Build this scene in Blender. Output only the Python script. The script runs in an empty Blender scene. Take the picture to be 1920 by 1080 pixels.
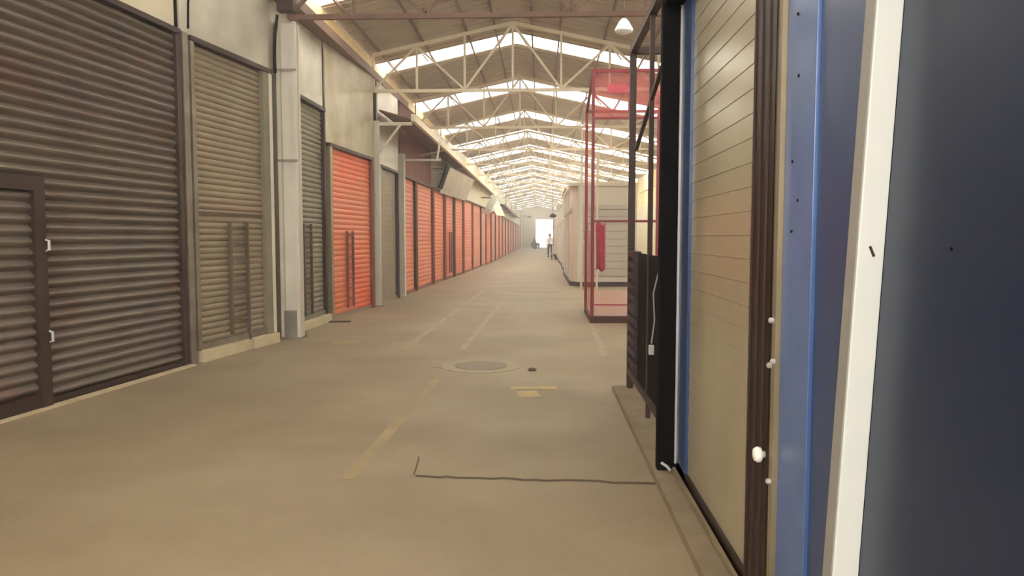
import bpy, bmesh, math, random
from mathutils import Vector, Matrix
random.seed(7)
R = math.radians
S = bpy.context.scene
COL = S.collection

# ------------------------------------------------------------------ camera, sky, exposure
cd = bpy.data.cameras.new('camera'); cam = bpy.data.objects.new('camera', cd); COL.objects.link(cam)
cam.location = (0, 0, 1.5)
cam.rotation_euler = (R(90 - 3.88), 0, R(2.25))
cd.lens = 26.25; cd.sensor_width = 36; cd.clip_end = 500; cd.clip_start = 0.05
S.camera = cam
S.view_settings.view_transform = 'Standard'; S.view_settings.look = 'None'
S.view_settings.gamma = 1; S.view_settings.use_curve_mapping = False
S.view_settings.exposure = 0.0
w = bpy.data.worlds.new('world'); S.world = w; w.use_nodes = True
bg = w.node_tree.nodes['Background']; bg.inputs[0].default_value = (1.0, 0.945, 0.90, 1); bg.inputs[1].default_value = 11.0
S.cycles.use_denoising = True
S.cycles.max_bounces = 10; S.cycles.diffuse_bounces = 6; S.cycles.transparent_max_bounces = 16
S.cycles.volume_bounces = 0

# ------------------------------------------------------------------ materials
def lin(c):
    return tuple(((v/255)/12.92 if v/255 <= .04045 else ((v/255+.055)/1.055)**2.4) for v in c) + (1,)
def mat(name, c, rough=.6, metal=0.0, c2=None, scale=3.0, bump=0.0, bscale=40.0, stretch=(1,1,1), spec=.5, thresh=(.35,.65)):
    m = bpy.data.materials.new(name); m.use_nodes = True
    n = m.node_tree.nodes; l = m.node_tree.links; b = n['Principled BSDF']
    b.inputs['Roughness'].default_value = rough; b.inputs['Metallic'].default_value = metal
    b.inputs['Specular IOR Level'].default_value = spec
    tc = n.new('ShaderNodeTexCoord'); mp = n.new('ShaderNodeMapping'); mp.inputs['Scale'].default_value = stretch
    l.new(tc.outputs['Object'], mp.inputs[0])
    nz = n.new('ShaderNodeTexNoise'); nz.inputs['Scale'].default_value = scale; nz.inputs['Detail'].default_value = 5
    l.new(mp.outputs[0], nz.inputs['Vector'])
    cr = n.new('ShaderNodeValToRGB'); cr.color_ramp.elements[0].position = thresh[0]; cr.color_ramp.elements[1].position = thresh[1]
    cr.color_ramp.elements[0].color = lin(c); cr.color_ramp.elements[1].color = lin(c2 if c2 else tuple(min(255, v*1.08) for v in c))
    l.new(nz.outputs[0], cr.inputs[0]); l.new(cr.outputs[0], b.inputs['Base Color'])
    if bump:
        nb = n.new('ShaderNodeTexNoise'); nb.inputs['Scale'].default_value = bscale; nb.inputs['Detail'].default_value = 3
        l.new(mp.outputs[0], nb.inputs['Vector'])
        bp = n.new('ShaderNodeBump'); bp.inputs['Strength'].default_value = bump; bp.inputs['Distance'].default_value = .02
        l.new(nb.outputs[0], bp.inputs['Height']); l.new(bp.outputs[0], b.inputs['Normal'])
    return m
def graffiti(name, base, base2, spray, rough, metal):
    """painted metal slats with faded coloured spray marks"""
    m = mat(name, base, rough, metal, base2, scale=1.2)
    n = m.node_tree.nodes; l = m.node_tree.links; b = n['Principled BSDF']
    prev = b.inputs['Base Color'].links[0].from_socket
    tc = n['Texture Coordinate']
    for i, (c, sc, lo, hi, f) in enumerate(spray):
        mp = n.new('ShaderNodeMapping'); mp.inputs['Location'].default_value = (3.1*i, 1.7*i, 2.3*i); mp.inputs['Scale'].default_value = (1, 1, 1.0)
        l.new(tc.outputs['Object'], mp.inputs[0])
        nz = n.new('ShaderNodeTexNoise'); nz.inputs['Scale'].default_value = sc; nz.inputs['Detail'].default_value = 2; nz.inputs['Distortion'].default_value = 1.0
        l.new(mp.outputs[0], nz.inputs['Vector'])
        cr = n.new('ShaderNodeMapRange'); cr.inputs[1].default_value = lo; cr.inputs[2].default_value = hi; cr.inputs[4].default_value = f
        l.new(nz.outputs[0], cr.inputs[0])
        mx = n.new('ShaderNodeMix'); mx.data_type = 'RGBA'; mx.inputs[7].default_value = lin(c)
        l.new(cr.outputs[0], mx.inputs[0]); l.new(prev, mx.inputs[6]); prev = mx.outputs[2]
    l.new(prev, b.inputs['Base Color'])
    return m
def sheer(name, c, alpha):
    m = mat(name, c, .8)
    m.node_tree.nodes['Principled BSDF'].inputs['Alpha'].default_value = alpha
    return m

M = {}
M['floor'] = mat('concrete_floor', (146,130,106), .62, 0, (162,147,122), scale=.8, bump=.12, bscale=25, spec=.3)
M['crack'] = mat('dark_joint', (92,80,66), .9)
M['paint_y'] = mat('worn_yellow_paint', (152,135,104), .7, 0, (170,150,112), scale=2)
M['paint_w'] = mat('worn_white_paint', (152,137,112), .7, 0, (178,165,142), scale=6)
M['paint_patch'] = mat('yellow_patch', (190,168,110), .7, 0, (172,152,108), scale=5)
M['shutA'] = graffiti('brown_grey_slats', (106,97,87), (120,110,98), [((112,60,56),2.0,.56,.74,.38),((84,100,90),1.6,.58,.76,.35),((120,108,66),2.6,.6,.75,.3),((84,72,84),1.8,.56,.75,.4)], .5, .15)
M['shutB'] = graffiti('olive_grey_slats', (140,127,106), (150,136,112), [((150,104,88),1.5,.55,.75,.35),((120,120,104),2.0,.55,.7,.3)], .5, .15)
M['shutD'] = mat('green_grey_slats', (122,119,98), .5, .1, (136,130,108), scale=2)
M['orange'] = mat('orange_slats', (226,126,84), .5, 0, (234,140,98), scale=1.5)
M['orange_hot'] = graffiti('bright_orange_slats', (228,126,84), (226,130,90), [((242,92,50),.9,.47,.66,.8)], .45, 0)
M['salmon'] = mat('salmon_slats', (222,130,96), .55, 0, (228,142,110), scale=1)
M['rust'] = mat('orange_brown_slats', (206,126,92), .6, 0, (220,150,118), scale=2)
M['greyF'] = mat('grey_sheet', (140,130,108), .5, .1, (152,140,118), scale=2)
M['galv'] = mat('galvanised_sheet', (186,182,166), .34, .2, (214,208,192), scale=1.6, stretch=(1,1,1.2), bump=.25, bscale=3)
M['cream'] = mat('cream_sheet', (212,204,174), .55, 0, (224,216,190), scale=1.2, bump=.1, bscale=4)
M['stained'] = mat('stained_cream_sheet', (176,164,132), .45, .2, (208,202,184), scale=1.4, bump=.2, bscale=3)
M['dark_brown'] = mat('dark_brown_paint', (52,38,32), .5, .1, (66,50,42), scale=4)
M['railgrey'] = mat('grey_rail', (120,112,98), .45, .4, (148,140,126), scale=4)
M['column'] = mat('white_column_paint', (208,202,186), .6, 0, (220,214,200), scale=2.2)
M['truss'] = mat('cream_truss_paint', (236,226,198), .5, 0, (232,220,190), scale=3)
M['truss_rust'] = mat('red_brown_primer', (116,88,74), .6, 0, (134,102,84), scale=3)  # red-brown tone for the nearest truss and the purlins
M['roof'] = mat('roof_sheet', (178,166,142), .6, 0, (190,176,152), scale=.6)
M['roofgrey'] = mat('roof_sheet_grey', (150,146,146), .5, .1, (162,156,152), scale=.6)
M['sill'] = mat('cream_concrete', (188,174,142), .8, 0, (202,188,156), scale=5, bump=.15)
M['wall'] = mat('plaster_wall', (170,156,130), .8, 0, (182,168,142), scale=1)
M['canopy_under'] = mat('brown_canopy_sheet', (120,94,80), .6, 0, (134,106,90), scale=1.5)
M['maroon'] = mat('maroon_panel', (120,70,56), .7, 0, (136,84,66), scale=1.5)
M['navy'] = mat('navy_gloss_paint', (26,42,68), .36, 0, (30,47,74), scale=1.0, spec=.6)
M['blue'] = mat('blue_gloss_paint', (52,74,116), .28, 0, (58,82,126), scale=1.2, spec=.6)
M['bluelight'] = mat('light_blue_paint', (84,116,172), .26, 0, (94,126,182), scale=3, spec=.6, bump=.1, bscale=6)
M['white'] = mat('white_paint', (222,228,222), .4, 0, (230,234,228), scale=3)
M['whitegrey'] = mat('grey_white_paint', (150,150,144), .5)  # shade of the white post's side as a colour; also the wire's grey
M['black'] = mat('black_paint', (14,14,17), .8, 0, (20,19,22), scale=5, spec=.1)
M['trackdark'] = mat('dark_bronze', (30,21,15), .4, .1, (40,28,20), scale=3, stretch=(1,1,.2), spec=.35)
M['tan'] = mat('tan_edge', (150,138,112), .4, .3)
M['beigeslat'] = mat('beige_gloss_slats', (172,162,136), .24, .15, (186,176,148), scale=1.5, spec=.9)
M['steel'] = mat('bright_steel', (190,190,190), .5, .3)
M['knob'] = mat('white_knob', (240,236,226), .3)
M['redpaint'] = mat('dark_red_paint', (128,36,44), .45, 0, (150,46,54), scale=4)
M['redbase'] = mat('dark_red_base', (70,28,26), .5)
M['pinkpanel'] = mat('pale_pink_panel', (232,196,182), .7, 0, (226,186,172), scale=3)
M['pinkcloth'] = sheer('sheer_red_cloth', (214,96,104), .32)
M['magenta'] = mat('magenta_cloth', (190,70,92), .9, 0, (206,90,110), scale=4)
M['rackdark'] = mat('dark_rack_paint', (66,50,46), .5, .1, (72,54,50), scale=5)
M['shutBd'] = mat('olive_grey_frame', (92,82,66), .5)
M['kerb'] = mat('dusty_kerb', (134,120,98), .8, 0, (150,134,110), scale=5, bump=.1)
M['louver'] = mat('purple_brown_louver', (54,42,50), .55)
M['pale'] = mat('pale_booth_panel', (226,216,200), .5, 0, (234,224,210), scale=1.5)
M['palegrey'] = mat('grey_booth_slats', (198,190,176), .5, .05, (208,200,188), scale=2)
M['basedark'] = mat('dark_base', (64,50,44), .6)
M['manhole'] = mat('iron_cover', (128,116,98), .6, .3, (140,128,108), scale=20, bump=.3)
M['ringconc'] = mat('pale_concrete_ring', (172,158,134), .8, 0, (160,146,122), scale=8)
M['skin'] = mat('skin', (176,122,94), .6)
M['shirt'] = mat('white_shirt', (232,232,230), .9)
M['trouser'] = mat('dark_trousers', (52,52,60), .9)
M['hair'] = mat('black_hair', (30,26,24), .8)
M['tyre'] = mat('black_rubber', (30,30,30), .8)
M['greenpaint'] = mat('grey_green_paint', (84,92,84), .5)
M['endwall'] = mat('end_wall', (206,190,166), .8)
M['ground'] = mat('outside_ground', (190,180,164), .9)
# translucent roof lights
m = bpy.data.materials.new('translucent_roof_sheet'); m.use_nodes = True; n = m.node_tree.nodes; l = m.node_tree.links
n.remove(n['Principled BSDF']); o_ = n['Material Output']
tr = n.new('ShaderNodeBsdfTransparent'); tr.inputs[0].default_value = (.95,.94,.9,1)
tl = n.new('ShaderNodeBsdfTranslucent'); tl.inputs[0].default_value = (.9,.88,.82,1)
mx = n.new('ShaderNodeMixShader'); mx.inputs[0].default_value = .35
l.new(tr.outputs[0], mx.inputs[1]); l.new(tl.outputs[0], mx.inputs[2]); l.new(mx.outputs[0], o_.inputs[0]); M['skylight'] = m
m = bpy.data.materials.new('cream_translucent_sheet'); m.use_nodes = True; n = m.node_tree.nodes; l = m.node_tree.links
b = n['Principled BSDF']; b.inputs['Base Color'].default_value = lin((232,218,180)); b.inputs['Roughness'].default_value = .6
tl = n.new('ShaderNodeBsdfTranslucent'); tl.inputs[0].default_value = lin((236,220,180)); mx = n.new('ShaderNodeMixShader'); mx.inputs[0].default_value = .22
l.new(b.outputs[0], mx.inputs[1]); l.new(tl.outputs[0], mx.inputs[2]); l.new(mx.outputs[0], n['Material Output'].inputs[0]); M['creamglow'] = m
# concrete slab joints, dirt on the floor
def floor_dirt(m):
    n = m.node_tree.nodes; l = m.node_tree.links; b = n['Principled BSDF']
    prev = b.inputs['Base Color'].links[0].from_socket
    tc = n['Texture Coordinate']
    nz = n.new('ShaderNodeTexNoise'); nz.inputs['Scale'].default_value = .35; nz.inputs['Detail'].default_value = 6
    l.new(tc.outputs['Object'], nz.inputs['Vector'])
    mr = n.new('ShaderNodeMapRange'); mr.inputs[1].default_value = .45; mr.inputs[2].default_value = .7; mr.inputs[4].default_value = .45
    l.new(nz.outputs[0], mr.inputs[0])
    mx = n.new('ShaderNodeMix'); mx.data_type = 'RGBA'; mx.inputs[7].default_value = lin((134,116,92))
    l.new(mr.outputs[0], mx.inputs[0]); l.new(prev, mx.inputs[6]); l.new(mx.outputs[2], b.inputs['Base Color'])
floor_dirt(M['floor'])

# ------------------------------------------------------------------ mesh helpers
class MB:
    def __init__(s): s.bm = bmesh.new()
    def box(s, x0, x1, y0, y1, z0, z1):
        c = Vector(((x0+x1)/2, (y0+y1)/2, (z0+z1)/2))
        r = bmesh.ops.create_cube(s.bm, size=1, matrix=Matrix.Translation(c) @ Matrix.Diagonal((abs(x1-x0), abs(y1-y0), abs(z1-z0), 1)))
        return s
    def bar(s, a, b, wd, ht=None, up=(0,0,1)):
        a = Vector(a); b = Vector(b); ht = ht or wd; d = (b-a); L = d.length; d.normalize()
        u = Vector(up)
        if abs(d.dot(u)) > .98: u = Vector((0,1,0))
        x = d.cross(u).normalized(); y = x.cross(d).normalized()
        mt = Matrix((( x.x, d.x, y.x, 0), (x.y, d.y, y.y, 0), (x.z, d.z, y.z, 0), (0,0,0,1)))
        bmesh.ops.create_cube(s.bm, size=1, matrix=Matrix.Translation((a+b)/2) @ mt @ Matrix.Diagonal((wd, L, ht, 1)))
        return s
    def tube(s, pts, r, seg=8):
        pts = [Vector(p) for p in pts]; rings = []
        for i, p in enumerate(pts):
            d = (pts[min(i+1, len(pts)-1)] - pts[max(i-1, 0)]).normalized()
            u = Vector((0,0,1)) if abs(d.z) < .9 else Vector((1,0,0))
            x = d.cross(u).normalized(); y = x.cross(d)
            rings.append([s.bm.verts.new(p + (x*math.cos(2*math.pi*k/seg) + y*math.sin(2*math.pi*k/seg))*r) for k in range(seg)])
        for a, b in zip(rings, rings[1:]):
            for k in range(seg): s.bm.faces.new((a[k], a[(k+1)%seg], b[(k+1)%seg], b[k]))
        s.bm.faces.new(rings[0][::-1]); s.bm.faces.new(rings[-1]); return s
    def lathe(s, prof, c=(0,0,0), seg=24, axis='z'):
        rings = []
        for r, z in prof:
            ring = []
            for k in range(seg):
                a = 2*math.pi*k/seg; v = (r*math.cos(a), r*math.sin(a), z)
                if axis == 'x': v = (v[2], v[0], v[1])
                if axis == 'y': v = (v[0], v[2], v[1])
                ring.append(s.bm.verts.new(Vector(v)+Vector(c)))
            rings.append(ring)
        for a, b in zip(rings, rings[1:]):
            for k in range(seg): s.bm.faces.new((a[k], a[(k+1)%seg], b[(k+1)%seg], b[k]))
        s.bm.faces.new(rings[0][::-1]); s.bm.faces.new(rings[-1]); return s
    def prism(s, poly, t0, t1, axis='y'):
        f = {'y': lambda p, t: (p[0], t, p[1]), 'x': lambda p, t: (t, p[0], p[1]), 'z': lambda p, t: (p[0], p[1], t)}[axis]
        A = [s.bm.verts.new(f(p, t0)) for p in poly]; B = [s.bm.verts.new(f(p, t1)) for p in poly]
        n = len(poly)
        for i in range(n): s.bm.faces.new((A[i], A[(i+1)%n], B[(i+1)%n], B[i]))
        s.bm.faces.new(A[::-1]); s.bm.faces.new(B); return s
    def slats(s, x0, x1, z0, z1, y0, pitch, amp, seg=6, kind='round', thick=.012):
        """closed corrugated curtain facing local -Y"""
        nn = max(1, round((z1-z0)/pitch)); p = (z1-z0)/nn; prof = []
        for i in range(nn):
            for k in range(seg):
                t = k/seg
                if kind == 'round': y = -amp*(math.sin(math.pi*t)**(1.25 if amp > .03 else .8))
                elif kind == 'lap': y = -amp*(1-t)
                else: y = -amp if .05 < t < .98 else 0
                prof.append((y0+y, z0+(i+t)*p))
        prof.append((y0, z1))
        F = [[s.bm.verts.new((x, y, z)) for y, z in prof] for x in (x0, x1)]
        B = [[s.bm.verts.new((x, y0+thick, z)) for z in (z0, z1)] for x in (x0, x1)]
        for i in range(len(prof)-1): s.bm.faces.new((F[0][i], F[1][i], F[1][i+1], F[0][i+1]))
        s.bm.faces.new((B[0][0], B[0][1], B[1][1], B[1][0]))
        s.bm.faces.new((F[0][0], B[0][0], B[1][0], F[1][0])); s.bm.faces.new((F[0][-1], F[1][-1], B[1][1], B[0][1]))
        s.bm.faces.new(F[0]+[B[0][1], B[0][0]]); s.bm.faces.new((F[1]+[B[1][1], B[1][0]])[::-1])
        return s
    def build(s, name, m, parent=None, smooth=False, bevel=0):
        bmesh.ops.recalc_face_normals(s.bm, faces=s.bm.faces)
        me = bpy.data.meshes.new(name); s.bm.to_mesh(me); s.bm.free(); me.materials.append(m)
        if smooth: me.shade_smooth()
        o = bpy.data.objects.new(name, me); COL.objects.link(o)
        if parent is not None: o.parent = parent
        if bevel:
            b = o.modifiers.new('bevel', 'BEVEL'); b.width = bevel; b.segments = 2; b.limit_method = 'ANGLE'
        return o
def tag(o, label=None, cat=None, group=None, kind=None):
    if label: o['label'] = label
    if cat: o['category'] = cat
    if group: o['group'] = group
    if kind: o['kind'] = kind
    return o
def None_mat():
    m = bpy.data.materials.new('dusty_air'); m.use_nodes = True; n = m.node_tree.nodes; l = m.node_tree.links
    n.remove(n['Principled BSDF']); v = n.new('ShaderNodeVolumeScatter'); v.inputs['Color'].default_value = (1, .92, .88, 1)
    v.inputs['Density'].default_value = .016; v.inputs['Anisotropy'].default_value = .2
    l.new(v.outputs[0], n['Material Output'].inputs['Volume']); return m
def empty(name, loc=(0,0,0), rz=0, label=None, cat=None, group=None):
    o = bpy.data.objects.new(name, None); COL.objects.link(o); o.location = loc; o.rotation_euler = (0,0,rz)
    o.empty_display_size = .1
    return tag(o, label, cat, group)
def struct(name, mb, m, **k): return tag(mb.build(name, m, **k), kind='structure')
def copy_tree(o, parent=None):
    c = o.copy(); COL.objects.link(c)
    if parent is not None: c.parent = parent
    for ch in list(o.children): copy_tree(ch, c)
    return c
ORD = ['first','second','third','fourth','fifth','sixth','seventh','eighth','ninth','tenth','eleventh','twelfth','thirteenth','fourteenth','fifteenth','sixteenth','seventeenth','eighteenth','nineteenth','twentieth','twenty-first','twenty-second','twenty-third','twenty-fourth','twenty-fifth']

# ------------------------------------------------------------------ the hall
YE = 112.0; RX = -.62; RZ = 6.2; SL = .217; LX = -4.05; RXE = 5.7
def rz(x): return RZ - SL*abs(x-RX)
floor = struct('floor', MB().box(-7, 7, -8, YE, -.2, 0), M['floor'])
struct('floor', MB().box(-20, 20, YE, 175, -.2, -.005), M['ground'])
struct('wall_left', MB().box(-6.6, -6.45, -8, YE, 0, 4.95), M['wall'])
struct('wall_right', MB().box(5.5, 5.65, -8, 19, 0, 4.84).box(5.5, 5.65, 19, YE, 0, 3.2), M['cream'])
struct('window_31', MB().box(5.55, 5.56, 19, YE, 3.2, 4.84), M['creamglow'])  # translucent band added to bring more daylight into the far hall
cm = MB(); k_ = 19
while k_ < YE: cm.box(5.5, 5.6, k_, k_+.1, 3.2, 4.8); k_ += 2.7
struct('window_frame', cm.box(5.5, 5.6, 19, YE, 4.0, 4.06), M['truss'])  # bars of the added daylight band
struct('wall_front', MB().box(-6.6, 3.1, -8.2, -8, 0, 2.2), M['wall'])  # unseen low wall added to cut daylight coming from behind the camera
# roof over the stalls on the left
struct('ceiling', MB().box(-6.6, -3.9, -8, YE, 4.98, 5.02), M['roofgrey'])
# bright upper band between the stall roofs and the main roof
struct('window_32', MB().box(-3.84, -3.82, 2, YE, 5.02, 5.47), M['creamglow'])
# far end wall with its tall opening
e = MB(); ow0, ow1, oh = -.85, 2.3, 4.2
e.box(-6.5, ow0, YE, YE+.25, 0, 4.8).box(ow1, 5.6, YE, YE+.25, 0, 4.8).box(ow0, ow1, YE, YE+.25, oh, 4.8)
e.prism([(LX,4.8),(RXE,4.8),(RX,RZ-.03),(LX,5.4)], YE, YE+.25, 'y')
struct('wall_back', e, M['endwall'])
# main roof sheets with a translucent strip once per bay
sky = [1.8+5.4*k for k in range(-1, 21)]
edges = [-8.0]
def skw(y): return .32 if y < 9 else (.5 if y < 19 else (.8 if y < 30 else 1.3))
for y in sky: edges += [y-skw(y), y+skw(y)]
edges.append(YE+.2)
for i in range(0, len(edges), 2):
    a, b = edges[i], edges[i+1]
    mb = MB()
    for sgn, xe in ((-1, LX), (1, RXE)):
        nr = 22 if a < 40 else 6
        mb.prism([(RX, RZ), (xe, rz(xe)), (xe, rz(xe)+.03), (RX, RZ+.03)], a, b, 'y')
        if a < 45:       # ribs of the sheets, running down the slope
            k = math.ceil(a/.3)
            while k*.3 < b-.05:
                yy = k*.3
                mb.prism([(RX, RZ-.018), (xe, rz(xe)-.018), (xe, rz(xe)+.002), (RX, RZ+.002)], yy, yy+.05, 'y'); k += 1
    struct('ceiling', mb, M['roof'])
for i, y in enumerate(sky):
    mb = MB()
    for xe in (LX, RXE):
        mb.prism([(RX, RZ+.01), (xe, rz(xe)+.01), (xe, rz(xe)+.016), (RX, RZ+.016)], y-skw(y), y+skw(y), 'y')
    struct('window_%d' % (i+1), mb, M['skylight'])
# purlins
for i, x in enumerate([RX-2.9, RX-1.95, RX-1.0, RX-.4, RX+.4, RX+1.0, RX+1.95, RX+2.9, RX+3.9, RX+4.9]):
    side = 'left' if x < RX else 'right'; no = ['outermost','second from the eave','third from the eave','beside the ridge','nearest the ridge','second from the ridge','third from the ridge','fourth from the ridge','fifth from the ridge','lowest at the eave'][i]
    o = MB().box(x-.018, x+.018, -8, YE, rz(x)-.08, rz(x)-.02).build('roof_purlin', M['truss_rust'])
    tag(o, 'thin steel purlin under the %s roof slope, %s' % (side, no), 'purlin', 'purlins under the roof')
# trusses
def truss(m):
    root = empty('roof_truss')
    L, Rr = -3.62, 5.25; B = 4.64
    nodes = [RX-3.0, RX-2.06, RX-1.03, RX, RX+1.03, RX+2.06, RX+3.09, RX+4.12, RX+5.15]
    off = .15
    for a, b in ((L, RX), (RX, Rr)):
        MB().bar((a, 0, rz(a)-off), (b, 0, rz(b)-off), .06, .07).build('top_chord', m, root)
    MB().box(L, Rr, -.03, .03, B-.035, B+.035).build('bottom_chord', m, root)
    for x in nodes: MB().bar((x, 0, B), (x, 0, rz(x)-off), .045).build('vertical_web', m, root)
    for s in (-1, 1):
        for a, b in ((0, 1.03), (2.06, 1.03), (2.06, 3.0)) if s < 0 else ((0, 1.03), (2.06, 1.03), (2.06, 3.09), (4.12, 3.09), (4.12, 5.15)):
            MB().bar((RX+s*a, 0, rz(RX+s*a)-off-.02), (RX+s*b, 0, B+.02), .045).build('diagonal_web', m, root)
        # little fan braces at the nodes tying the chord to the purlins
        MB().bar((RX+s*2.06, 0, rz(RX+2.06)-.18), (RX+s*2.06+.25, 0, rz(RX+2.06)-.5), .03).build('brace', m, root)
        MB().bar((RX+s*.02, 0, RZ-.2), (RX+s*.3, 0, RZ-.62), .03).build('brace', m, root)
    return root
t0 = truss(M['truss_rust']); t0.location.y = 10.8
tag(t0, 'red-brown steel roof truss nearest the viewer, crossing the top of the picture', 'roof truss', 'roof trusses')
t1 = truss(M['truss']); t1.location.y = 16.2
for k in range(1, 18):
    t = t1 if k == 1 else copy_tree(t1)
    t.location.y = 10.8 + 5.4*k
    tag(t, 'cream painted gable roof truss, %s beyond the red-brown one' % ORD[k-1], 'roof truss', 'roof trusses')

# thin dusty haze filling the hall
hz = MB().box(-3.6, 5.4, 3.0, YE-.1, .02, 6.6).build('haze', None_mat())
tag(hz, kind='structure')
# ------------------------------------------------------------------ floor marks (parts of the floor)
def strip(pts, wd, m, name='painted_line', z=.003):
    mb = MB(); prev = None
    for i, p in enumerate(pts):
        p = Vector(p); d = (Vector(pts[min(i+1,len(pts)-1)])-Vector(pts[max(i-1,0)])).normalized(); nrm = Vector((-d.y, d.x))*wd/2
        a = mb.bm.verts.new((p.x+nrm.x, p.y+nrm.y, z)); b = mb.bm.verts.new((p.x-nrm.x, p.y-nrm.y, z))
        if prev: mb.bm.faces.new((prev[0], prev[1], b, a))
        prev = (a, b)
    return mb.build(name, m, floor)
strip([(-1.20,4.5), (-1.16,6.0), (-1.10,7.8)], .09, M['paint_y'])
strip([(-1.05,9.9), (-1.00,13), (-.93,16.5)], .09, M['paint_w'])
strip([(-1.84,9.9), (-1.75,15), (-1.62,21)], .10, M['paint_w'])
strip([(.80,9.4), (.83,11), (.86,12.9)], .09, M['paint_w'])
strip([(-.22,7.05), (-.02,7.08)], .30, M['paint_patch'], 'painted_patch')
strip([(-.30,7.36), (.16,7.38)], .14, M['paint_patch'], 'painted_patch')
strip([(-2.98,10.45), (-2.62,10.55)], .36, M['paint_y'], 'painted_patch')
random.seed(3)
def wob(a, b, n, amp): return [(a[0]+(b[0]-a[0])*i/n+random.uniform(-amp,amp), a[1]+(b[1]-a[1])*i/n+random.uniform(-amp,amp)) for i in range(n+1)]
strip(wob((-.78,4.58), (.70,4.50), 22, .016), .032, M['crack'], 'floor_crack')
strip(wob((-.80,4.6), (-.84,5.0), 4, .01), .012, M['crack'], 'floor_crack')
strip(wob((-.9,20.6), (.5,20.2), 8, .03), .10, M['crack'], 'floor_crack')
strip(wob((-1.25,8.5), (-.98,8.45), 5, .01), .03, M['crack'], 'floor_crack')
# manhole
mh = empty('manhole_cover', (-.70, 8.62, 0), 0, 'round iron manhole cover with a pale concrete collar set in the floor', 'manhole cover')
mb = MB().lathe([(.30,0),(.30,.007),(.28,.009),(.02,.009),(.01,.009)], seg=40)
mb.build('cover', M['manhole'], mh)
mb = MB(); ring = []
for k in range(48):
    a = 2*math.pi*k/48; ring.append([mb.bm.verts.new((r*math.cos(a), r*math.sin(a), z)) for r, z in ((.31,.001),(.31,.006),(.47,.005),(.47,.001))])
for k in range(48):
    p, q = ring[k], ring[(k+1)%48]
    for j in range(4): mb.bm.faces.new((p[j], p[(j+1)%4], q[(j+1)%4], q[j]))
mb.build('collar', M['ringconc'], mh)
o = MB().lathe([(.045,0),(.05,.01),(.03,.03),(.005,.032)], (0,0,0), 10).build('stone_chip', M['crack']); o.location = (-.10, 8.35, 0)
tag(o, 'small dark lump of grit right of the manhole', 'debris')

# ------------------------------------------------------------------ left stalls
def frame(p0, p1):
    d = Vector(p1)-Vector(p0); return d.length, math.atan2(d.y, d.x)
def roller(p0, p1, H, m, pitch, amp, label, z0=0.0, seg=6, rails=(M['railgrey'], M['railgrey']), lock=None, rw=.07, railm=None, group=None, kind='round', toprail=True):
    L, a = frame(p0, p1)
    root = empty('roller_shutter', (p0[0], p0[1], 0), a, label, 'roller shutter', group)
    MB().slats(rw*.6, L-rw*.6, z0+.06, H, .02, pitch, amp, seg, kind).build('curtain', m, root)
    MB().box(0, rw, -.06, .05, z0, H).build('guide_rail', rails[0], root)
    MB().box(L-rw, L, -.06, .05, z0, H).build('guide_rail', rails[1], root)
    MB().box(rw, L-rw, -.03, .04, z0, z0+.07).build('bottom_rail', rails[0], root)
    if toprail: MB().box(0, L, -.07, .06, H, H+.06).build('head_trim', M['dark_brown'], root)
    for (x0, x1, zt, zb, mm) in (lock or []):       # wicket door frame let into the curtain
        wd = empty('wicket_frame'); wd.parent = root
        for x in (x0, x1): MB().box(x-.016, x+.016, -.055, -.01, zb, zt).build('stile', mm, wd)
        zz = zb+.18
        while zz < zt-.05:
            MB().box(x0+.016, x1-.016, -.04, -.014, zz-.01, zz+.01).build('rung', mm, wd); zz += .2
    return root
def fascia(p0, p1, z0, z1, m, label, off=0.0, name='fascia_panel', seams=1):
    L, a = frame(p0, p1)
    mb = MB()
    for i in range(seams): mb.box(L*i/seams+.004, L*(i+1)/seams-.004, off, off+.03, z0, z1)
    o = mb.build(name, m, None, bevel=.004); o.location = (p0[0], p0[1], 0); o.rotation_euler = (0,0,a)
    return tag(o, label, 'fascia panel')
GA0, GA1 = (-4.66, 4.2), (-4.17, 8.52)
A = roller(GA0, GA1, 3.80, M['shutA'], .098, .048, 'large dark brown-grey roller shutter with faded spray marks at the left edge', seg=8, rails=(M['dark_brown'], M['dark_brown']), rw=.09)
# its wicket door: dark frame post and head, slatted leaf
LA, _ = frame(GA0, GA1)
wd = empty('wicket_door'); wd.parent = A
xs = 2.13
MB().box(xs-.06, xs+.06, -.10, -.012, .02, 2.02).build('stile', M['dark_brown'], wd)
MB().box(xs-1.0, xs-.06, -.10, -.012, 1.90, 2.02).build('head_rail', M['dark_brown'], wd)
MB().box(xs-1.08, xs-1.0, -.10, -.012, .02, 2.02).build('stile', M['dark_brown'], wd)
MB().box(xs-1.0, xs-.06, -.09, -.012, .02, .14).build('bottom_rail', M['dark_brown'], wd)
MB().slats(xs-1.0, xs-.06, .14, 1.90, -.03, .098, .038, 8).build('leaf', M['shutA'], wd)
for zz in (.62, 1.42):
    MB().tube([(xs+.05, -.09, zz+.06), (xs+.05, -.13, zz+.05), (xs+.05, -.13, zz-.03), (xs+.05, -.09, zz-.04)], .012).build('handle', M['steel'], wd)
B = roller((-4.13, 8.68), (-3.84, 10.50), 3.78, M['shutB'], .078, .018, 'olive-grey roller shutter on a cream sill beside the white column', z0=.15, seg=6,
    rails=(M['railgrey'], M['column']), lock=[(.76, 1.16, 1.70, .25, M['shutBd'])])
MB().box(.05, 1.60, -.02, .01, 1.79, 1.815).build('lock_rail', M['shutBd'], B)
MB().tube([(1.10, -.05, .30), (1.10, -.09, .15), (1.10, -.09, .02)], .012).build('drop_bolt', M['dark_brown'], B)
MB().box(1.62, 1.80, -.05, .03, .15, 3.78).build('side_panel', M['shutD'], B)
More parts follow.
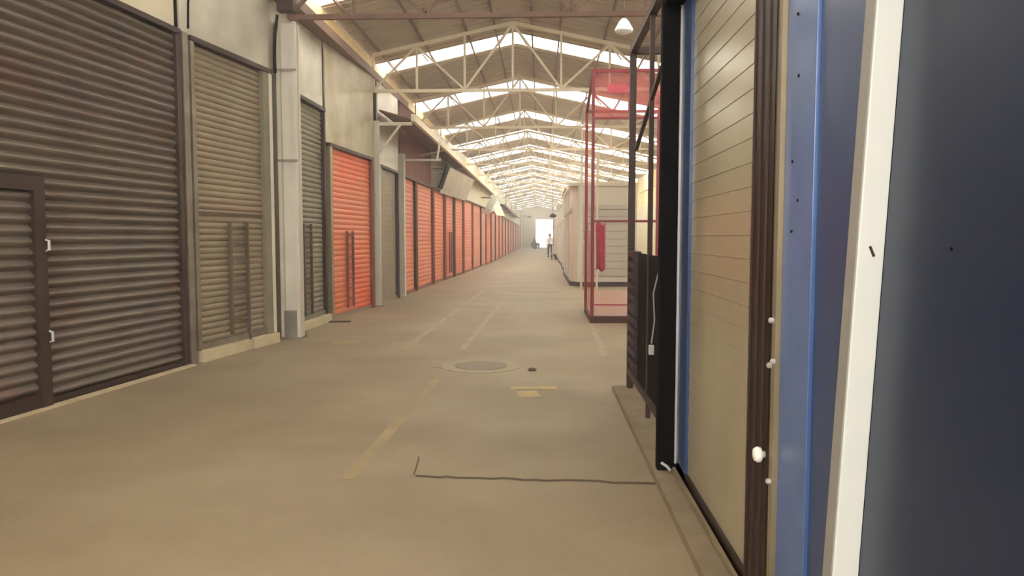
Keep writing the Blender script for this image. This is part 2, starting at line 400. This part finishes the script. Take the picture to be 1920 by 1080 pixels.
post = MB().box(-.05, .05, -.06, .06, 0, 3.85).build('door_post', M['railgrey']); post.location = (-4.15, 8.60, 0); post.rotation_euler = (0,0,R(80)); 
tag(post, 'slim grey steel post between the dark shutter and the olive shutter', 'post')
def sill(p0, p1, z1, label, dd=.10):
    L, a = frame(p0, p1)
    o = MB().box(0, L, -dd, .30, 0, z1).build('concrete_sill', M['sill'], None, bevel=.01); o.location = (p0[0], p0[1], 0); o.rotation_euler = (0,0,a)
    return tag(o, label, 'sill')
sill((-4.12, 8.72), (-3.95, 9.80), .145, 'longer cream concrete sill under the olive-grey shutter')
sill((-3.935, 9.83), (-3.83, 10.50), .145, 'short cream concrete sill piece right of the olive-grey shutter bolt')
# kerb strip below shutter A
o = MB().box(0, LA, -.135, -.065, 0, .02).build('concrete_sill', M['sill']); o.location = (GA0[0], GA0[1], 0); o.rotation_euler = (0,0,frame(GA0,GA1)[1]); tag(o, 'thin pale kerb along the foot of the dark brown-grey shutter', 'sill')
# column
c = empty('steel_column', (-3.70, 10.95, 0), R(3), 'white painted hall column with scuffed foot between two shutters', 'column')
MB().box(-.14, .14, -.03, .03, 0, 4.60).build('web_plate', M['column'], c)
MB().box(-.14, -.09, -.12, .12, 0, 4.60).build('flange', M['column'], c)
MB().box(.09, .14, -.12, .12, 0, 4.60).build('flange', M['column'], c)
MB().box(-.17, .17, -.15, .15, 0, .03).build('base_plate', M['railgrey'], c)
MB().box(-.095, .095, -.125, -.10, .03, .42).build('scuffed_skirt', M['railgrey'], c)
for zz in (2.6, 3.9): MB().box(-.15, .15, -.135, -.12, zz, zz+.03).build('clamp', M['railgrey'], c)
# wall pier behind the column
struct('trim_1', MB().box(-4.05, -3.90, 10.55, 11.72, 0, 3.82), M['greyF'])
D = roller((-3.88, 11.75), (-3.86, 13.15), 3.70, M['shutD'], .085, .018, 'narrow green-grey roller shutter between the white column and the orange one', z0=.14,
    rails=(M['shutD'], M['dark_brown']), lock=[(.22, .60, 1.72, .22, M['shutBd'])])
sill((-3.87, 11.70), (-3.84, 13.2), .135, 'cream concrete sill under the narrow green-grey shutter')
E = roller((-3.82, 13.28), (-3.62, 15.85), 3.12, M['orange_hot'], .10, .014, 'bright orange roller shutter nearest the viewer', lock=[(.92, 1.26, 1.62, .15, M['maroon'])],
    rails=(M['tan'], M['maroon']), rw=.12)
o = MB().box(-.16, .22, -.06, .06, 0, .022).build('floor_plate', M['crack'], None, bevel=.005); o.location = (-3.60, 13.05, 0); o.rotation_euler = (0,0,R(10)); tag(o, 'dark flat metal plate on the floor at the corner of the bright orange shutter', 'plate')
F = roller((-3.60, 16.45), (-3.56, 18.35), 3.05, M['greyF'], .12, .003, 'plain grey roller shutter behind the canopy post', rails=(M['tan'], M['dark_brown']), rw=.09, seg=4)
# fascia above
fascia((-4.72, 3.6), (-4.17, 8.50), 3.87, 4.97, M['cream'], 'plain cream sheet panel above the dark brown-grey shutter')
fascia((-4.15, 8.58), (-3.84, 10.55), 3.85, 4.97, M['galv'], 'shiny galvanised sheet panel above the olive-grey shutter')
fascia((-3.87, 10.60), (-3.86, 11.70), 3.84, 4.97, M['galv'], 'galvanised sheet panel directly behind the top of the white column')
fascia((-3.86, 11.73), (-3.85, 13.18), 3.77, 4.97, M['galv'], 'galvanised sheet panel above the narrow green-grey shutter')
fascia((-3.82, 13.22), (-3.60, 16.05), 3.19, 4.97, M['stained'], 'stained cream sheet panel above the bright orange shutter', seams=2)
fascia((-3.60, 16.45), (-3.56, 18.6), 3.12, 4.97, M['galv'], 'grey sheet panel above the plain grey shutter under the canopy')
# dark gutter under the upper band
g = MB(); 
g.bar((-4.55, 3.5, 4.99), (-3.74, 10.8, 4.99), .24, .16).bar((-3.74, 10.8, 4.99), (-3.66, 20, 4.99), .24, .16)
g = g.build('roof_gutter', M['canopy_under']); tag(g, 'long brown gutter running along the top of the left stalls', 'gutter')
# loose black cables
o = MB().tube([(-4.02, 8.62, 4.9), (-3.98, 8.62, 4.5), (-4.06, 8.62, 4.2), (-4.07, 8.62, 3.9)], .014).build('cable', M['black']); tag(o, 'black cable hanging down the seam between the cream and galvanised panels', 'cable')
o = MB().tube([(-3.77, 10.74, 4.66), (-3.80, 10.72, 4.4), (-3.815, 10.72, 4.1), (-3.815, 10.73, 3.85)], .022).build('cable', M['black']); tag(o, 'black cable hanging beside the top of the white column', 'cable')
jb = MB().box(-.12, .12, -.08, .08, 0, .18).build('junction_box', M['dark_brown'], None, bevel=.01); jb.location = (-3.62, 10.7, 4.69); tag(jb, 'dark junction box on top of the white column', 'junction box')

def wallx(y):
    P = [(18.9,-3.58),(24,-3.50),(30,-3.28),(38,-3.12),(46,-3.0),(112,-3.0)]
    for (a, xa), (b, xb) in zip(P, P[1:]):
        if y <= b: return xa+(xb-xa)*max(0,(y-a))/(b-a)
    return -3.0
# canopy with posts and brackets
def canopy_sheet(y0, y1, n, xo, zo, gr, th, m, parent):
    mb = MB()
    for i in range(n):
        a = y0+(y1-y0)*i/n; b = y0+(y1-y0)*(i+1)/n; V = []
        for y in (a, b):
            xi = wallx(y)-.008 if y > 20.5 else -3.53; zi = zo+gr*(xo-xi)
            V += [mb.bm.verts.new(p) for p in ((xi,y,zi),(xo,y,zo),(xo,y,zo+th),(xi,y,zi+th))]
        for j in range(4): mb.bm.faces.new((V[j], V[(j+1)%4], V[4+(j+1)%4], V[4+j]))
        if i == 0: mb.bm.faces.new(V[:4])
        if i == n-1: mb.bm.faces.new(V[4:])
    bmesh.ops.remove_doubles(mb.bm, verts=mb.bm.verts, dist=.001)
    return mb.build('sheet', m, parent)
cp = empty('canopy_post', (-3.55, 16.15, 0), 0, 'slender white canopy post with angle brace beside the bright orange shutter', 'post')
MB().box(-.06, .06, -.05, .05, 0, 4.0).build('shaft', M['column'], cp)
MB().box(-.08, .76, -.04, .04, 3.90, 3.965).build('arm', M['column'], cp)
MB().bar((.04, 0, 3.3), (.52, 0, 3.92), .045).build('brace', M['column'], cp)
MB().box(-.10, .10, -.09, .09, 0, .02).build('base_plate', M['railgrey'], cp)
cp2 = empty('door_post', (-3.53, 18.9, 0), 0, 'pale post between the plain grey shutter and the far orange row', 'post')
MB().box(-.07, .07, -.10, .10, 0, 3.6).build('shaft', M['column'], cp2)
MB().box(-.07, 1.0, -.03, .03, 3.42, 3.47).build('arm', M['column'], cp2)
MB().bar((.9, 0, 3.45), (.98, 0, 3.95), .04).build('hanger', M['column'], cp2)
cn = empty('canopy', (0,0,0), 0, 'long brown underside canopy over the orange shutters', 'canopy')
canopy_sheet(16.3, 46, 20, -2.72, 4.02, .27, .03, M['canopy_under'], cn)
MB().box(-2.78, -2.70, 16.0, 46, 3.97, 4.12).build('edge_beam', M['truss'], cn)
for k in range(1, 6):
    y = 16.2+5.4*k
    MB().bar((wallx(max(y,18.9))+.03, y, 3.85), (-2.76, y, 4.0), .04).build('bracket', M['column'], cn)
cn2 = empty('canopy', (0,0,0), 0, 'dark shorter canopy further down the orange row near the far end', 'canopy')
canopy_sheet(50, 84, 8, -2.45, 3.62, .3, .04, M['dark_brown'], cn2)
MB().box(-2.5, -2.43, 50, 84, 3.58, 3.72).build('edge_beam', M['canopy_under'], cn2)
for k in range(6): MB().bar((-3.012, 51+6*k, 3.55), (-2.46, 51+6*k, 3.62), .04).build('bracket', M['dark_brown'], cn2)
for k in (0, 2, 4): MB().tube([(-2.6, 54+5.4*k, 3.66), (-2.6, 54+5.4*k, 4.604)], .02).build('hanger', M['dark_brown'], cn2)
# wall above canopy
ys = [19.05, 20.9, 23.9, 26.2, 28.4, 31, 34.4, 38.2, 41.2, 44.6, 48.4, 52.6, 57.2, 62.2, 67.5, 73, 79, 85.5, 92, 98.5, 105]
mats = ['salmon','salmon','orange','salmon','orange','salmon','rust','rust','orange','rust','orange','salmon','rust','orange','rust','rust','rust','salmon','rust','rust']
for i in range(len(ys)-1):
    a, b = ys[i]+.05, ys[i+1]-.05
    pa, pb = (wallx(a), a), (wallx(b), b)
    lk = [(1.0, 1.45, 1.7, .2, M['maroon'])] if i in (3,) else None
    roller(pa, pb, 3.05, M[mats[i]], .12, .012, 'orange roller shutter in the far row, %s past the pale post under the canopy' % ORD[i], seg=3,
           rails=(M['maroon'], M['maroon'] if i % 3 else M['dark_brown']), rw=.10, lock=lk, group='far row of orange roller shutters')
    # wall above every stall
    L, an = frame(pa, pb)
    o = MB().box(-.05, L+.05, .02, .05, 3.12, 4.97).build('fascia_panel', M['maroon'] if i < 2 else (M['galv'] if i in (2,3,4) else M['cream']))
    o.location = (pa[0], pa[1], 0); o.rotation_euler = (0,0,an)
    tag(o, 'sheet panel above the %s orange shutter of the far row' % ORD[i], 'fascia panel', 'panels above the far row')
struct('trim_2', MB().box(-3.4, -2.9, 105, 112, 0, 4.97), M['wall'])
# tilted grey sheet, stand-in for a dark opening, and boards under the canopy
def board(name, c, size, rot, m, label, cat):
    o = MB().box(-size[0]/2, size[0]/2, -size[1]/2, size[1]/2, -size[2]/2, size[2]/2).build(name, m, None, bevel=.006)
    o.location = c; o.rotation_euler = rot
    mi = (Matrix.Translation(c) @ __import__('mathutils').Euler(rot).to_matrix().to_4x4()).inverted()
    for sg in (-.35, .35):      # rods back to the wall
        y = c[1]+sg*size[1]; z = min(c[2]+size[2]*.3, 3.7)
        a = mi @ Vector((wallx(y)-.018, y, z)); b = mi @ Vector((c[0], y, z))
        MB().tube([a, b], .015, 6).build('bracket', M['dark_brown'], o)
    return tag(o, label, cat)
board('awning_sheet', (-3.06, 27.6, 3.40), (.03, 5.6, .92), (0, R(24), R(-3)), M['galv'], 'tilted grey sheet leaning out above the orange shutters under the canopy', 'awning')
board('awning_sheet', (-3.14, 24.2, 3.45), (.05, .7, .80), (0, R(20), 0), M['black'], 'black gap cover beside the tilted grey sheet', 'awning')  # black board added in place of an open gap's shade
board('signboard', (-2.62, 38.9, 3.22), (.05, .9, 1.1), (R(0), R(28), R(30)), M['white'], 'narrow cream board tilted over the orange row, nearer of two', 'board')
board('signboard', (-2.55, 43.5, 3.15), (.05, 2.2, .9), (0, R(-24), R(-10)), M['cream'], 'cream board tilted over the orange row, farther of two', 'board')
# small lamp at the end of the dark canopy
def small_lamp(loc, label):
    r = empty('wall_lamp', loc, 0, label, 'lamp')
    MB().tube([(-.9,0,.1),(0,0,.1),(.1,0,.05)], .03).build('arm', M['dark_brown'], r)
    MB().lathe([(.05,.16),(.22,.08),(.28,-.1),(.05,-.12)], (.2,0,0), 14).build('lamp_shade', M['dark_brown'], r)
    return r
small_lamp((-1.55, 86, 3.85), 'small dark lamp on an arm at the far end of the dark canopy')

# ------------------------------------------------------------------ right side: near navy cabinet
nc = empty('market_cabinet', (.737, 0, 0), 0, 'navy painted metal cabinet with a white corner post at the right edge', 'cabinet')
nc.rotation_euler = (0, R(2.6), 0)
MB().box(.065, .9, .5, 1.93, .05, 2.75).build('side_panel', M['navy'], nc, bevel=.003)
MB().box(0, .066, 1.931, 1.99, .0, 2.75).build('corner_post', M['white'], nc, bevel=.003)['label'] = 'white painted corner post'
MB().box(-.004, 0.0, 1.935, 1.99, .0, 2.75).build('edge_flange', M['whitegrey'], nc)  # side face of the white post, its shade put into the colour
MB().box(.03, .9, .5, 1.93, 0, .05).build('plinth', M['black'], nc)
for y, z in ((1.62, 1.48), (1.28, 1.475)):
    MB().lathe([(.004,0),(.004,-.002),(.002,-.003)], (.065, y, z), 8, 'x').build('rivet', M['black'], nc)
MB().bar((.028, 1.930, 1.48), (.040, 1.930, 1.455), .004, .006).build('scratch', M['dark_brown'], nc)

# ------------------------------------------------------------------ booth with beige roller shutter
bt = empty('shutter_booth', (0,0,0), 0, 'blue metal booth with a beige roller shutter and dark bronze tracks', 'booth')
PX = .84
MB().box(PX, 2.6, 2.0, 2.326, .06, 3.3).build('side_panel', M['blue'], bt, bevel=.003)
MB().box(PX-.012, 2.6, 2.33, 2.60, .06, 3.3).build('corner_panel', M['bluelight'], bt, bevel=.003)['label'] = 'lighter blue corner panel with small screws'
MB().box(PX-.03, PX+.1, 2.602, 2.64, .06, 3.3).build('edge_strip', M['tan'], bt)
for i, y in enumerate((2.64, 2.727, 2.814)):
    tk = MB().box(PX-.035, PX+.12, y, y+.075, .06, 3.3).build('guide_track', M['trackdark'], bt, bevel=.008)
    MB().box(PX-.04, PX-.0, y+.0765, y+.0855, .06, 3.3).build('track_lip', M['rackdark'], tk)
kn = MB().lathe([(.012,.01),(.012,-.008),(.026,-.014),(.029,-.026),(.022,-.038),(.004,-.042)], (PX-.035, 2.675, .72), 20, 'x').build('knob', M['knob'], bt, smooth=True)
for y, z in ((2.63, 1.21), (2.64, 1.05), (2.60, 1.07), (2.62, .64)):
    MB().lathe([(.010,0),(.010,-.012),(.004,-.016)], (PX-.03, y, z), 10, 'x').build('screw', M['steel'], bt)
for y, z in ((2.50, 2.22), (2.48, 2.02), (2.52, 1.75), (2.46, 1.62), (2.51, 1.52)):
    MB().lathe([(.005,0),(.005,-.004),(.002,-.005)], (PX-.012, y, z), 8, 'x').build('screw', M['trackdark'], bt)
# curtain: local builder faces -Y, rotate so it faces -X
cur = MB().slats(0, 1.41, .12, 2.9, 0, .10, .0035, 40, 'lap'); 
cur = cur.build('curtain', M['beigeslat'], bt); cur.location = (PX+.02, 4.32, 0); cur.rotation_euler = (0,0,R(-90))
MB().box(PX, PX+.1, 4.32, 4.60, .06, 3.0).build('jamb_panel', M['blue'], bt)
MB().box(PX-.012, PX+.008, 4.585, 4.60, .10, 2.95).build('edge_trim', M['steel'], bt)['label'] = 'bright metal edge line'
MB().box(PX-.115, PX-.012, 4.60, 4.68, .05, 3.0).build('end_post', M['black'], bt, bevel=.005)
MB().box(PX-.06, 2.6, 4.68, 4.76, .06, 3.3).build('end_panel', M['navy'], bt)
MB().box(PX-.11, PX+.25, 2.91, 4.60, 2.88, 3.28).build('shutter_housing', M['black'], bt, bevel=.01)
MB().box(PX-.0, PX+.10, 2.91, 4.60, .06, .12).build('bottom_track', M['trackdark'], bt)
MB().box(PX-.03, PX-.012, 2.91, 4.56, .055, .085).build('track_lip', M['tan'], bt)
MB().box(PX+.13, 2.6, 2.91, 4.3, .06, .12).build('floor_frame', M['black'], bt)
MB().box(PX, 2.6, 2.0, 4.76, 3.3, 3.36).build('roof_panel', M['navy'], bt)
MB().tube([(PX-.09,4.595,.10),(PX-.06,4.57,.085),(PX-.04,4.55,.065)], .010).build('latch', M['steel'], bt)
struct('trim_3', MB().box(.70, 3.0, 1.995, 7.3, 0, .05), M['kerb'])

# ------------------------------------------------------------------ dark cage rack
rk = empty('cage_rack', (0,0,0), 0, 'tall dark brown metal cage stall with black lower panels beside the booth', 'cage stall')
X0, X1, Y0, Y1, HH = .86, 1.9, 5.0, 7.2, 3.25
for x, y in ((X0,Y1),(X0,Y0),(X1,Y0),(X1,Y1)): MB().box(x-.03, x+.03, y-.03, y+.03, .05, HH).build('post', M['rackdark'], rk)
MB().box(X0-.018, X0+.018, 5.95, 5.99, .05, HH).build('post', M['rackdark'], rk)
for z in (HH, .22): 
    MB().box(X0-.03, X0+.03, Y0, Y1, z-.03, z+.03).build('side_rail', M['rackdark'], rk)
    MB().box(X1-.03, X1+.03, Y0, Y1, z-.03, z+.03).build('side_rail', M['rackdark'], rk)
    MB().box(X0, X1, Y1-.03, Y1+.03, z-.03, z+.03).build('cross_rail', M['rackdark'], rk)
    MB().box(X0, X1, Y0-.03, Y0+.03, z-.03, z+.03).build('cross_rail', M['rackdark'], rk)
MB().bar((X0, 6.9, 2.30), (X0, 5.5, 2.72), .03).build('brace', M['rackdark'], rk)
for i in range(11):
    z = .32+i*.10
    MB().box(X0-.035, X0+.02, 6.62, 7.17, z, z+.055).build('louver', M['louver'], rk)
MB().box(X0+.0, X0+.02, 6.62, 7.17, .25, 1.36).build('louver_backing', M['rackdark'], rk)
MB().box(X0-.01, X0+.02, 5.15, 6.60, .22, 1.36).build('lower_panel', M['black'], rk, bevel=.004)
MB().box(X0-.02, X0+.02, 7.14, 7.24, 0, .24).build('foot', M['rackdark'], rk)
ch = empty('padlock_wire', (.80, 5.35, 0), 0, 'thin pale wire with a padlock hanging against the black panel', 'wire')
MB().tube([(.04,0,1.28),(.0,.0,1.1),(.012,.01,.9),(-.01,.0,.74)], .006).build('wire', M['whitegrey'], ch)
MB().box(-.03,.01,-.02,.02,.66,.73).build('padlock', M['steel'], ch, bevel=.006)

# ------------------------------------------------------------------ red cage
rc = empty('red_cage_stall', (0,0,0), 0, 'very tall dark red tube cage stall draped with sheer red cloth', 'cage stall')
a0, a1, b0, b1, h0, h1 = .89, 2.3, 13.1, 15.0, 4.38, 4.0
for x, y, h in ((a0,b0,h0),(a1,b0,h0),(a0,b1,h1),(a1,b1,h1)): MB().box(x-.027, x+.027, y-.027, y+.027, 0, h).build('post', M['redpaint'], rc)
MB().box(a0, a1, b0-.03, b0+.03, h0-.05, h0).build('top_rail', M['redpaint'], rc)
MB().box(a0, a1, b1-.03, b1+.03, h1-.05, h1).build('top_rail', M['redpaint'], rc)
for x in (a0, a1): MB().bar((x, b0, h0-.03), (x, b1, h1-.03), .05).build('side_rail', M['redpaint'], rc)
for z in (3.55, 1.78): MB().box(a0, a1, b0-.02, b0+.02, z-.02, z+.02).build('cross_rail', M['redpaint'], rc)
MB().box(a0-.03, a1, b0-.05, b0+.05, .0, .12).build('base_rail', M['redbase'], rc)
MB().box(a0-.03, a0+.03, b0, b1, .0, .10).build('base_rail', M['redbase'], rc)
MB().box(a0+.04, a1-.04, b0-.015, b0+.015, .13, .57).build('low_panel', M['pinkpanel'], rc)
MB().box(a0+.04, a1-.04, b0-.025, b0-.015, .31, .335).build('panel_rail', M['magenta'], rc)
MB().box(a0+.04, a1-.04, b0+.005, b0+.012, 3.57, 4.33).build('cloth_banner', M['pinkcloth'], rc)
MB().box(a0+.03, a0+.04, b0+.1, b1-.1, .15, 1.6).build('side_cloth', M['pinkcloth'], rc)
def cloth(x0, x1, y, z0, z1):
    mb = MB(); nx, nz = 10, 8; V = [[mb.bm.verts.new((x0+(x1-x0)*i/nx, y+.025*math.sin(i*1.9+.2*j), z0+(z1-z0)*j/nz + .03*math.sin(i*.7))) for i in range(nx+1)] for j in range(nz+1)]
    for j in range(nz):
        for i in range(nx): mb.bm.faces.new((V[j][i], V[j][i+1], V[j+1][i+1], V[j+1][i]))
    return mb
gc = cloth(.97, 1.12, 13.25, .92, 1.74).build('hanging_cloth', M['magenta'], None, smooth=True); gc.modifiers.new('thick','SOLIDIFY').thickness = .01
tag(gc, 'magenta cloth hanging from the rail inside the red cage stall', 'cloth')
# banner stain of brighter red
b_ = MB().box(1.13, 1.48, 13.095, 13.10, 3.98, 4.12).build('cloth_mark', M['magenta'], rc)

# ------------------------------------------------------------------ pale booths behind
def pale_booth(x0, x1, y0, y1, h, label, detail=True):
    r = empty('market_booth', (0, y0, 0), 0, label, 'booth', 'pale booths along the right side')
    D = y1-y0
    ch_ = .18
    poly = [(x0+ch_, 0), (x1, 0), (x1, D), (x0, D), (x0, ch_*2)]
    MB().prism(poly, .14, h, 'z').build('body', M['pale'], r)
    MB().prism([(x0+ch_-.03,-.04),(x1,-.04),(x1,D),(x0-.04,D),(x0-.04,ch_*2-.02)], 0, .13, 'z').build('base', M['basedark'], r)
    MB().prism([(x0-.06,-.08),(x1,-.08),(x1,D+.04),(x0-.06,D+.04)], h, h+.10, 'z').build('roof_panel', M['pale'], r)
    if detail:
        s = MB().slats(x0+ch_+.10, x1-.1, .30, 2.35, -.02, .22, .02, 8, 'flat').build('front_shutter', M['palegrey'], r)
        MB().box(x0+ch_+.02, x0+ch_+.10, -.05, -.001, .14, h).build('post', M['white'], r)
        MB().box(x0+ch_+.10, x1-.1, -.07, -.001, 2.36, 2.48).build('head_rail', M['palegrey'], r)
        MB().box(x0+ch_+.45, x0+ch_+.49, -.07, -.04, 2.5, h-.05).build('post', M['palegrey'], r)
        for k in range(1, 6):
            y = D*k/6; MB().box(x0-.03, x0, y-.04, y+.04, .14, h).build('side_post', M['white'] if k % 2 else M['palegrey'], r)
        MB().box(x0-.035, x0, .3, D, 2.3, 2.4).build('side_rail', M['palegrey'], r)
    return r
pale_booth(.92, 2.9, 22.9, 30.2, 3.05, 'pale cream market booth on a dark base just behind the red cage stall')
zz = [(31,37,3.5,'second'),(38.5,46,3.2,'third'),(47,55,3.6,'fourth'),(58,66,3.3,'fifth')]
for i, (a, b, h, o_) in enumerate(zz):
    pale_booth(1.02+.06*(i % 3), 2.9, a, b, h, 'pale market booth far down the right side, %s in line behind the red cage stall' % o_)
# tall pale post frames seen above
for i, (x, y, h) in enumerate(((1.15, 21.6, 3.9), (1.6, 21.6, 3.9))):
    o = MB().box(x-.03, x+.03, y-.03, y+.03, 0, h).build('awning_post', M['truss'])
    tag(o, ['left', 'right'][i]+' one of two cream posts standing in front of the first pale booth', 'post', 'cream posts before the pale booth')
# low bench near the far right
bn = empty('low_bench', (1.0, 50.8, 0), 0, 'low tan bench at the foot of the far pale booths', 'bench')
# placed in the aisle beside the booths
MB().box(-.35, .0, -1.0, 1.0, .36, .42).build('seat', M['tan'], bn)
for y in (-.85, .85):
    for x in (-.31, -.04): MB().box(x-.025, x+.025, y-.025, y+.025, 0, .36).build('leg', M['dark_brown'], bn)

# ------------------------------------------------------------------ hanging lamps
def pendant(loc, zc, label, m, rr):
    r = empty('hanging_lamp', loc, 0, label, 'lamp')
    MB().tube([(0,0,0),(0,0,zc-loc[2])], .015 if m != M['black'] else .02, 6).build('cord', M['dark_brown'], r)
    MB().lathe([(.04,.16),(rr*.5,.12),(rr,-.02),(rr*.94,-.06),(rr*.4,-.10),(.02,-.11)], (0,0,0), 20).build('lamp_shade', m, r, smooth=True)
    return r
pendant((1.42, 13.3, 5.12), rz(1.42)-.03, 'white dome lamp hanging high under the right roof slope', M['white'], .16)
pendant((.76, 50, 2.93), rz(.76)-.03, 'round black lamp hanging low over the far end of the aisle', M['black'], .24)
# bracket with a dark arm near the right eave
# ------------------------------------------------------------------ person walking
def skin_mesh(name, verts, edges, radii, m, parent=None, sub=2, root=0):
    me = bpy.data.meshes.new(name); me.from_pydata(verts, edges, []); me.materials.append(m)
    o = bpy.data.objects.new(name, me); COL.objects.link(o)
    if parent: o.parent = parent
    sk = o.modifiers.new('skin', 'SKIN')
    for i, v in enumerate(me.skin_vertices[0].data):
        r = radii[i]; v.radius = r if isinstance(r, tuple) else (r, r); v.use_root = (i == root)
    ss = o.modifiers.new('sub', 'SUBSURF'); ss.levels = sub; ss.render_levels = sub
    for p in me.polygons: p.use_smooth = True
    sk.use_smooth_shade = True
    return o
def person(loc, rzz):
    r = empty('person', loc, rzz, 'person in a white shirt and dark trousers walking in the far aisle', 'person')
    # front is -Y
    V = {'pel':(0,0,.95),'waist':(0,.0,1.08),'chest':(0,-.01,1.30),'neck0':(0,0,1.44),'neck':(0,-.01,1.52),'head':(0,-.02,1.62),'crown':(0,-.01,1.70),
         'hl':(.09,0,.90),'kl':(.10,-.16,.50),'al':(.10,-.10,.09),'tl':(.10,-.24,.04),
         'hr':(-.09,0,.90),'kr':(-.10,.05,.48),'ar':(-.10,.28,.12),'tr':(-.10,.16,.03),
         'sl':(.17,0,1.40),'el':(.24,.08,1.12),'wl':(.24,-.02,.88),'sr':(-.17,0,1.40),'er':(-.24,-.04,1.12),'wr':(-.24,-.16,.90),
         'pl':(.24,-.05,.81),'pr':(-.24,-.20,.83)}
    rad = {'pel':(.15,.11),'waist':(.13,.10),'chest':(.16,.11),'neck0':.07,'neck':.055,'head':(.08,.095),'crown':(.06,.07),
           'hl':.085,'kl':.058,'al':.042,'tl':.035,'hr':.085,'kr':.058,'ar':.042,'tr':.035,'sl':.06,'el':.042,'wl':.03,'sr':.06,'er':.042,'wr':.03,'pl':.035,'pr':.035}
    E = [('pel','waist'),('waist','chest'),('chest','neck0'),('neck0','neck'),('neck','head'),('head','crown'),('pel','hl'),('hl','kl'),('kl','al'),('al','tl'),
         ('pel','hr'),('hr','kr'),('kr','ar'),('ar','tr'),('chest','sl'),('sl','el'),('el','wl'),('wl','pl'),('chest','sr'),('sr','er'),('er','wr'),('wr','pr')]
    for s, p in (('l',(.24,-.05,.81)),('r',(-.24,-.20,.83))):      # five fingers
        for k in range(4):
            nm = 'f%s%d' % (s, k); V[nm] = (p[0], p[1]-.03+.02*k, p[2]-.075+.006*abs(k-1.5)); rad[nm] = .009; E.append(('p'+s, nm))
        nm = 't'+s+'h'; V[nm] = (p[0]-(.02 if s=='l' else -.02), p[1]-.055, p[2]-.03); rad[nm] = .010; E.append(('p'+s, nm))
    def mk(name, keys, sc, m, add=()):
        ks = [k for k in V if k in keys]; idx = {k:i for i,k in enumerate(ks)}
        ee = [(idx[a], idx[b]) for a, b in E if a in idx and b in idx]
        rr = [tuple(x*sc for x in (rad[k] if isinstance(rad[k], tuple) else (rad[k],)*2)) for k in ks]
        return skin_mesh(name, [V[k] for k in ks], ee, rr, m, r if name else None, 2, 0)
    mk('body', set(V), 1.0, M['skin'])
    V2 = dict(V)
    mk('shirt', {'pel','waist','chest','neck0','sl','el','sr','er'}, 1.18, M['shirt'])
    mk('trousers', {'pel','hl','kl','al','hr','kr','ar'}, 1.22, M['trouser'])
    MB().lathe([(.03,.13),(.075,.115),(.098,.06),(.102,.0),(.09,-.03),(.04,-.04)], (0,.015,1.655), 16).build('hair', M['hair'], r, smooth=True)
    MB().lathe([(.006,0),(.018,.02),(.004,.05)], (0,-.125,1.60), 8).build('nose', M['skin'], r, smooth=True)
    for s in (-1, 1):
        MB().lathe([(.004,-.006),(.012,0),(.004,.006)], (s*.032,-.108,1.645), 8, 'y').build('eye', M['black'], r)
        MB().lathe([(.004,-.03),(.018,0),(.004,.03)], (s*.088,-.01,1.625), 8).build('ear', M['skin'], r, smooth=True)
        MB().box(s*.10-.045, s*.10+.045, (-.30 if s > 0 else .08), (-.04 if s > 0 else .34), 0, .09).build('shoe', M['black'], r, bevel=.03)
    MB().box(-.025,.025,-.112,-.100,1.565,1.573).build('mouth', M['maroon'], r)
    return r
person((.64, 56.5, 0), R(8))
# parked tricycle cart far away
tc = empty('handcart', (-.78, 97, 0), R(10), 'small dark handcart parked near the bright far exit', 'cart')
MB().prism([(-.55,.45),(.55,.45),(.40,.80),(-.55,.80)], -.4, .4, 'y').build('tray', M['greenpaint'], tc)
for s in (-1, 1): MB().lathe([(.05,-.03),(.30,-.03),(.32,0),(.30,.03),(.05,.03)], (-.1, s*.45, .32), 20, 'y').build('wheel', M['tyre'], tc)
MB().tube([(-.5,-.3,.7),(-.15,-.3,1.25),(-.15,.3,1.25),(-.5,.3,.7)], .03).build('handle', M['greenpaint'], tc)
MB().box(.42,.47,-.3,.3,0,.46).build('prop_stand', M['greenpaint'], tc)
MB().lathe([(.25,.8),(.22,1.0),(.05,1.45),(.02,1.5)], (-.1,0,0), 12).build('load', M['greenpaint'], tc)
